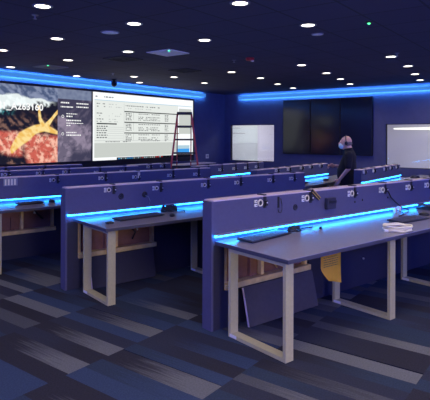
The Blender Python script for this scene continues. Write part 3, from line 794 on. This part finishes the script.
b = MB(); b.tube([(-.09, .07, .045), (-.08, .03, .060), (-.08, -.03, .055), (-.09, -.07, .040)], [.022, .016, .016, .022], 10); b.build('handset', M['key'], t)
# second desk
keyboard(at(2.78, 4.86, ZT), AN + R(4), 'black keyboard on the second desk', L=.58, W=.15)
mouse(at(3.12, 4.72, ZT), AN - R(40), 'shiny computer mouse on the second desk, in front of a dark coil')
t = thing('cable_coil', 'dark cable coil under the blue strip of the second desk', 'cable', at(3.30, 5.06, ZT), AN)
b = MB()
for k in range(5): b.tube(oval(.0, -.0, .105 - .004 * k, .06 - .004 * k, .010 + .013 * k, wob=.03, ph=k), .008, 6, closed=True)
b.build('coiled_cord', M['black'], t)
b = MB(); b.tube([(.09, -.03, .012), (.16, -.10, .008), (.10, -.17, .008)], .006, 6); b.build('loose_tail', M['black'], t)
t = thing('card_reader', 'small dark puck left of the keyboard on the second desk', 'card reader', at(2.36, 4.72, ZT), AN)
b = MB(); b.box(-.035, .035, -.03, .03, 0, .018, .005); b.build('reader_body', M['black'], t)
b = MB(); b.box(-.02, .02, -.03, -.026, .006, .010); b.build('card_slot', M['grey'], t)
# third desk
keyboard(at(2.24, 6.74, ZT), AN + R(5), 'black keyboard on the third desk at photo left', L=.34, W=.13)
mouse(at(2.52, 6.73, ZT), AN + R(20), 'black computer mouse on the third desk at photo left')
# middle block and side table
keyboard((8.75, 2.62, .82), R(3), 'black keyboard on the middle block desk right of the man')
keyboard((7.85, 4.05, .82), R(0), 'black keyboard on the middle block desk left of the man')
mouse((8.72, 3.95, .82), R(20), 'black computer mouse on the middle block desk left of the man')
t = thing('desk_phone', 'dark phone on the left of the pale side table', 'phone', (10.95, 2.95, ZT), R(20))
b = MB(); b.box(-.10, .10, -.09, .09, 0, .045, .008); b.build('phone_base', M['black'], t)
b = MB(); b.tube([(-.06, .08, .055), (-.05, .0, .07), (-.06, -.08, .055)], [.022, .016, .022], 8); b.build('handset', M['key'], t)
t = thing('cable_box', 'flat dark box on the right of the pale side table', 'box', (11.75, 2.72, ZT), R(-10))
b = MB(); b.box(-.16, .16, -.09, .09, 0, .035, .006); b.build('box_body', M['black'], t)
b = MB(); b.box(-.10, .10, -.093, -.088, .012, .024); b.build('port_strip', M['grey'], t)

# loose access boards leaning under the first two desks
def lean_board(loc, rot, W, Hh, label, m):
    t = thing('access_board', label, 'board', loc, rot, 'loose boards leaning under the desks')
    mt = Matrix.Rotation(R(-14), 4, 'X')
    b = MB(); b.box(0, W, -.009, .009, 0, Hh, .002, mt); b.build('board_face', m, t)
    b = MB(); b.box(-.004, 0, -.009, .009, 0.004, Hh - .004, 0, mt); q = b.build('edge_band', M['cap'], t); q['label'] = 'edge coloured pale for the light on it'  # strip puts the light catching the board edge into its colour
pb = place(2.93, 3.368); lean_board((pb[0] - N_.x * .135, pb[1] - N_.y * .135, .004), AN, .91, .335, 'loose grey board leaning below the timber rail of the nearest row', M['board'])
pb = place(2.36, 5.258); lean_board((pb[0] - N_.x * .135, pb[1] - N_.y * .135, .004), AN, .80, .33, 'loose dark board leaning below the timber rail of the second row', M['panel_dark'])

# yellow paper hanging under the near worktop
t = thing('paper_sheet', 'yellow printed sheet hanging under the nearest worktop', 'paper', at(3.30, 2.64, .719), AN)
b = MB(); nx, nz = 8, 10; g = []
for j in range(nz + 1):
    row = []
    for i in range(nx + 1):
        u, v = i / nx, j / nz
        cut = max(0, v - .55) * (1 - u) * .75
        x = -.125 + .25 * u + cut * .22; z = -.285 * v * (1 - .16 * (1 - u) * v)
        y = -.05 * max(0, v - .45) ** 2 * (1.5 - u) + .006 * math.sin(u * 5)
        row.append(b.bm.verts.new((x, y, z)))
    g.append(row)
fs = []
for j in range(nz):
    for i in range(nx): fs.append(b.bm.faces.new((g[j][i], g[j][i + 1], g[j + 1][i + 1], g[j + 1][i])))
b._faces(fs, True)
bmesh.ops.solidify(b.bm, geom=b.bm.faces[:], thickness=.001)
b.build('sheet', M['paper'], t)
b = MB(); rng = random.Random(8)
for k in range(6):
    z = -.035 - k * .018; x = -.095
    while x < .10:
        w = rng.uniform(.012, .03); b.box(x, min(x + w, .105), -.0055, -.0045 - 0.0, z - .005, z); x += w + .006
b.build('printed_lines', M['ink'], t)

# computer tower under the second desk
t = thing('computer_tower', 'black computer tower standing under the second desk', 'computer', at(3.86, 5.258 - .36, 0), AN)
b = MB(); b.box(-.10, .10, -.24, .20, .015, .60, .006); b.build('tower_case', M['black'], t)
b = MB(); b.box(-.095, .095, -.250, -.240, .02, .595, .004); b.build('front_bezel', M['panel_dark'], t)
b = MB(); b.box(-.05, .035, -.254, -.250, .50, .512); b.build('case_badge', M['grey'], t)
for x in (-.08, .08):
    for y in (-.2, .16):
        b = MB(); b.lathe([(.014, 0), (.016, .016)], 10, Matrix.Translation((x, y, 0))); b.build('foot', M['black'], t)

# ------------------------------------------------------------------ red stepladder in front of the screen
def ladder():
    t = thing('stepladder', 'tall red stepladder with dark steps in front of the white screen', 'ladder', (9.22, 7.84, 0), R(-48))
    HT = 2.20; wt, wb = .165, .43
    y_of = lambda z: -.30 * (1 - z / HT) - .03
    for s in (-1, 1):
        b = MB()
        p0 = Vector((s * wb, y_of(0), 0)); p1 = Vector((s * wt, y_of(HT), HT - .02)); d = p1 - p0
        rings = []
        for p in (p0, p1):
            rings.append([b.bm.verts.new(p + Vector(q)) for q in ((-.022, -.040, 0), (.022, -.040, 0), (.022, .040, 0), (-.022, .040, 0))])
        fs = [b.bm.faces.new(rings[0][::-1]), b.bm.faces.new(rings[1])] + [b.bm.faces.new((rings[0][k], rings[0][(k + 1) % 4], rings[1][(k + 1) % 4], rings[1][k])) for k in range(4)]
        b._faces(fs); r_ = b.build('front_rail', M['red'], t)
        b = MB(); b.box(s * wb - .03, s * wb + .03, y_of(0) - .05, y_of(0) + .05, 0, .04, .006); b.build('rail_foot', M['black'], r_)
        b = MB(); p0 = Vector((s * (wt + .015), .62, 0)); p1 = Vector((s * wt, .05, HT - .03)); rings = []
        for p in (p0, p1): rings.append([b.bm.verts.new(p + Vector(q)) for q in ((-.012, -.025, 0), (.012, -.025, 0), (.012, .025, 0), (-.012, .025, 0))])
        fs = [b.bm.faces.new(rings[0][::-1]), b.bm.faces.new(rings[1])] + [b.bm.faces.new((rings[0][k], rings[0][(k + 1) % 4], rings[1][(k + 1) % 4], rings[1][k])) for k in range(4)]
        b._faces(fs); b.build('rear_rail', M['red'], t)
    for k in range(1, 7):
        z = HT - k * .318; f = z / HT; w = wb + (wt - wb) * f - .015
        b = MB(); b.box(-w, w, y_of(z) - .035, y_of(z) + .055, z - .028, z + .012, .004); b.build('step', M['black'], t)
    for k in (1, 3, 5):
        z = HT - k * .34; f = z / HT; yb = .62 + (.05 - .62) * f
        b = MB(); b.box(-wt, wt, yb - .012, yb + .012, z - .018, z + .018, .003); b.build('rear_brace', M['black'], t)
    b = MB(); b.box(-.18, .18, -.10, .12, HT - .045, HT + .02, .010); b.build('top_cap', M['black'], t)
    for s in (-1, 1):
        b = MB(); z = 1.05; f = z / HT; b.tube([(s * (wb + (wt - wb) * f), y_of(z), z), (s * wt, .2, z - .03), (s * wt, .62 - .57 * f, z)], .010, 6); b.build('spreader', M['alu'], t)
ladder()

# ------------------------------------------------------------------ standing man
def capsule(b, p0, p1, r0, r1, n=12):
    p0, p1 = Vector(p0), Vector(p1)
    b.tube([p0, p0.lerp(p1, .33), p0.lerp(p1, .66), p1], [r0, r0 + (r1 - r0) * .33, r0 + (r1 - r0) * .66, r1], n)
    b.ball(p0, r0, r0, r0, n=10); b.ball(p1, r1, r1, r1, n=10)
def remesh(o, vox, smooth=4):
    m = o.modifiers.new('rm', 'REMESH'); m.mode = 'VOXEL'; m.voxel_size = vox; m.use_smooth_shade = True
    s = o.modifiers.new('sm', 'SMOOTH'); s.iterations = smooth; s.factor = .5
    bpy.context.view_layer.update()
    dg = bpy.context.evaluated_depsgraph_get()
    me = bpy.data.meshes.new_from_object(o.evaluated_get(dg)); o.modifiers.clear(); o.data = me
    for p in me.polygons: p.use_smooth = True
    return o
SK = mat('skin', (0.80, 0.46, 0.35), 0.5, noise_amt=.06, noise_scale=25)
SHIRT = mat('black_polo_cotton', (0.010, 0.011, 0.022), 0.9, noise_amt=.15, noise_scale=40)
JEAN = mat('blue_denim', (0.075, 0.11, 0.24), 0.9, noise_amt=.2, noise_scale=60)
MASK = mat('pale_blue_mask', (0.60, 0.82, 0.88), 0.85)
SHOE = mat('dark_shoe_leather', (0.02, 0.018, 0.018), 0.5)
BAND = mat('headset_plastic', (0.02, 0.02, 0.025), 0.4)
HAIR = mat('short_grey_hair', (0.22, 0.17, 0.15), 0.9)
def hand(b, wrist, fwd, up, side, curl, s=1.0, thumb=1):
    """palm and five fingers; fwd finger direction, up = back of hand, side = thumb side"""
    w = Vector(wrist); f = Vector(fwd).normalized(); u = Vector(up).normalized(); sd = Vector(side).normalized()
    palm = w + f * .05 * s
    rot = Matrix((sd, f, u)).transposed().to_4x4()
    b.ball(palm, .040 * s, .054 * s, .017 * s, rot, n=12)
    for k, ln in enumerate((.070, .080, .074, .058)):
        base = w + f * .088 * s + sd * (.028 - .0185 * k) * s
        p = base; ang = curl * .35; prev = base
        for j, frac in enumerate((.45, .32, .23)):
            d = f * math.cos(ang) - u * math.sin(ang)
            q = prev + d * ln * frac * s
            b.tube([prev, q], [.0088 * s, .0078 * s], 8); b.ball(q, .0079 * s, .0079 * s, .0079 * s, n=8)
            prev = q; ang += curl * .55
    p0 = w + f * .025 * s + sd * .028 * s; p1 = p0 + (f * .6 + sd * .75 - u * .25).normalized() * .040 * s; p2 = p1 + (f * .95 + sd * .15 - u * .35).normalized() * .034 * s
    capsule(b, p0, p1, .0125 * s, .0105 * s, 8); capsule(b, p1, p2, .0102 * s, .0085 * s, 8)
def man():
    root = thing('person', 'man in a black polo shirt, blue jeans and pale mask, standing in profile between desks', 'person', (8.42, 3.385, 0), R(17))
    # local: +y is where he faces, +x his right side
    b = MB()
    hc = Vector((0, .045, 1.545)); tilt = Matrix.Rotation(R(10), 4, 'X')
    b.ball(hc, .076, .098, .108, tilt)                       # skull
    b.ball(hc + Vector((0, .040, -.055)), .058, .066, .075, tilt)    # face and jaw
    b.ball(hc + Vector((0, .052, -.105)), .034, .034, .026, tilt)    # chin
    b.ball(hc + Vector((0, .112, -.030)), .014, .022, .026, tilt)    # nose
    b.ball(hc + Vector((0, .094, .010)), .052, .016, .012, tilt)     # brow
    for s in (-1, 1):
        b.ball(hc + Vector((s * .078, -.012, -.022)), .010, .022, .034, tilt)   # ears
        b.ball(hc + Vector((s * .031, .094, -.008)), .013, .010, .010, tilt)
    b.tube([(0, -.01, 1.36), (0, .0, 1.42), (0, .018, 1.48)], [.072, .062, .062], 14)
    b.ball((0, -.01, 1.26), .175, .105, .13)
    b.ball((0, .03, 1.06), .150, .135, .17)
    b.ball((0, .0, .88), .150, .115, .13)
    for s in (-1, 1):
        b.ball((s * .165, -.015, 1.325), .058, .058, .058)
        capsule(b, (s * .085, .0, .86), (s * .10, .015, .47), .088, .058)
        capsule(b, (s * .10, .015, .47), (s * .105, -.02, .09), .056, .036)
        b.ball((s * .11, .045, .045), .042, .115, .035)
    # left arm (near the camera): down and forward to the pocket
    capsule(b, (-.175, -.015, 1.315), (-.215, -.015, 1.09), .048, .040)
    capsule(b, (-.215, -.015, 1.09), (-.195, .135, .900), .038, .028)
    hand(b, (-.195, .135, .900), (.02, .50, -.86), (-1, .1, 0), (0, .85, .5), .9)
    # right arm: bent, forearm forward holding a phone
    capsule(b, (.175, -.015, 1.315), (.205, .04, 1.09), .048, .040)
    capsule(b, (.205, .04, 1.09), (.12, .25, 1.115), .038, .027)
    hand(b, (.12, .25, 1.115), (-.25, .95, .05), (.6, .1, .75), (-.5, .0, .8), 1.2)
    body = b.build('body', SK, root); remesh(body, .0075, 3)
    # clothing
    ex, ey = (1, 0, 0), (0, 1, 0)
    b = MB()
    b.loft([((0, .005, .775), .178, .150, ex, ey), ((0, .012, .84), .180, .158, ex, ey), ((0, .030, .95), .182, .170, ex, ey), ((0, .032, 1.06), .180, .168, ex, ey), ((0, .012, 1.18), .188, .142, ex, ey),
            ((0, -.008, 1.28), .198, .122, ex, ey), ((0, -.014, 1.35), .165, .095, ex, ey), ((0, -.008, 1.395), .085, .082, ex, ey), ((0, .0, 1.425), .072, .072, ex, ey)])
    for s in (-1, 1):
        e0 = (s * .165, -.015, 1.325); e1 = (-.214, -.013, 1.115) if s < 0 else (.206, .028, 1.12)
        capsule(b, e0, Vector(e0).lerp(Vector(e1), .94), .070, .060)
    sh = b.build('polo_shirt', SHIRT, root); remesh(sh, .010, 4)
    b = MB(); b.tube([(.07 * math.cos(a), .004 + .066 * math.sin(a) , 1.425 - .012 * math.sin(a)) for a in [2 * PI * k / 20 for k in range(20)]], .013, 8, closed=True); b.build('collar', SHIRT, sh)
    b = MB()
    b.loft([((0, .0, .74), .150, .122, ex, ey), ((0, .0, .84), .160, .128, ex, ey), ((0, .005, .93), .152, .125, ex, ey)])
    for s in (-1, 1):
        capsule(b, (s * .085, .0, .80), (s * .10, .015, .47), .098, .072); capsule(b, (s * .10, .015, .47), (s * .105, -.018, .115), .070, .060)
    jn = b.build('jeans', JEAN, root); remesh(jn, .011, 4)
    for s in (-1, 1):
        b = MB(); b.ball((s * .11, .055, .045), .052, .135, .046); b.ball((s * .107, -.03, .075), .050, .06, .05)
        bmesh.ops.bisect_plane(b.bm, geom=b.bm.verts[:] + b.bm.edges[:] + b.bm.faces[:], plane_co=(0, 0, 0.002), plane_no=(0, 0, -1), clear_outer=True)
        b.build('shoe', SHOE, root)
    # face mask, eyes, headset, fringe of hair
    b = MB(); b.ball(hc + Vector((0, .068, -.068)), .061, .062, .056, Matrix.Rotation(R(10), 4, 'X'))
    bmesh.ops.bisect_plane(b.bm, geom=b.bm.verts[:] + b.bm.edges[:] + b.bm.faces[:], plane_co=hc + Vector((0, .040, 0)), plane_no=(0, -1, 0), clear_outer=True)
    mk = b.build('face_mask', MASK, root)
    b = MB()
    for s in (-1, 1):
        b.tube([hc + Vector((s * .058, .045, -.045)), hc + Vector((s * .078, .010, -.030)), hc + Vector((s * .088, -.020, -.015))], .003, 6)
    b.build('ear_loop', MASK, mk)
    for s in (-1, 1):
        b = MB(); b.ball(hc + Vector((s * .031, .1005, -.006)), .008, .005, .005, n=10); b.build('eye', BAND, root)
    b = MB(); b.tube([hc + Vector((.088 * math.cos(a), -.008 + .012 * math.sin(a), .118 * math.sin(a))) for a in [PI * k / 16 for k in range(17)]], .0075, 8); hs = b.build('headset', BAND, root)
    b = MB()
    for s in (-1, 1): b.ball(hc + Vector((s * .092, -.010, -.020)), .014, .030, .034)
    b.build('ear_cup', BAND, hs)
    b = MB(); b.ball(hc + Vector((0, -.018, -.030)), .080, .086, .062, Matrix.Rotation(R(-10), 4, 'X'))
    bmesh.ops.bisect_plane(b.bm, geom=b.bm.verts[:] + b.bm.edges[:] + b.bm.faces[:], plane_co=hc + Vector((0, -.015, 0)), plane_no=(0, 1, 0), clear_outer=True)
    b.build('hair', HAIR, root)
    M4 = root.matrix_basis.copy()
    ph = thing('mobile_phone', "dark phone held in the man's raised hand", 'phone', (0, 0, 0))
    p = Matrix.Translation(root.location) @ Matrix.Rotation(root.rotation_euler.z, 4, 'Z') @ Vector((.085, .335, 1.105))
    ph.location = p; ph.rotation_euler = (R(25), 0, root.rotation_euler.z)
    b = MB(); b.box(-.038, .038, -.075, .075, -.004, .004, .003); b.build('phone_case', M['black'], ph)
    b = MB(); b.box(-.034, .034, -.068, .068, .004, .0048); b.build('phone_screen', M['glossblack'], ph)
man()

# ------------------------------------------------------------------ camera, world, colour
cam = bpy.data.cameras.new('camera'); co = bpy.data.objects.new('camera', cam); C.objects.link(co)
cam.sensor_width = 36; cam.lens = 36 * 500.5 / 430; cam.shift_y = -(200 - 136.2) / 430
cam.clip_end = 100; cam.clip_start = .05
co.location = (0, 0, 1.64)
mm = Matrix.Rotation(-math.atan2(.8, .6), 4, 'Z') @ Matrix.Rotation(PI / 2, 4, 'X') @ Matrix.Rotation(R(.17), 4, 'Z')
co.rotation_euler = mm.to_euler()
sc = bpy.context.scene; sc.camera = co
w = bpy.data.worlds.new('world'); sc.world = w; w.use_nodes = True
w.node_tree.nodes['Background'].inputs['Color'].default_value = (0.02, 0.03, 0.12, 1); w.node_tree.nodes['Background'].inputs['Strength'].default_value = .2
vs = sc.view_settings; vs.view_transform = 'Standard'; vs.look = 'None'; vs.gamma = 1; vs.use_curve_mapping = False; vs.exposure = 0.0
sc.cycles.use_denoising = True
sc.cycles.max_bounces = 10; sc.cycles.diffuse_bounces = 6; sc.cycles.sample_clamp_indirect = 4
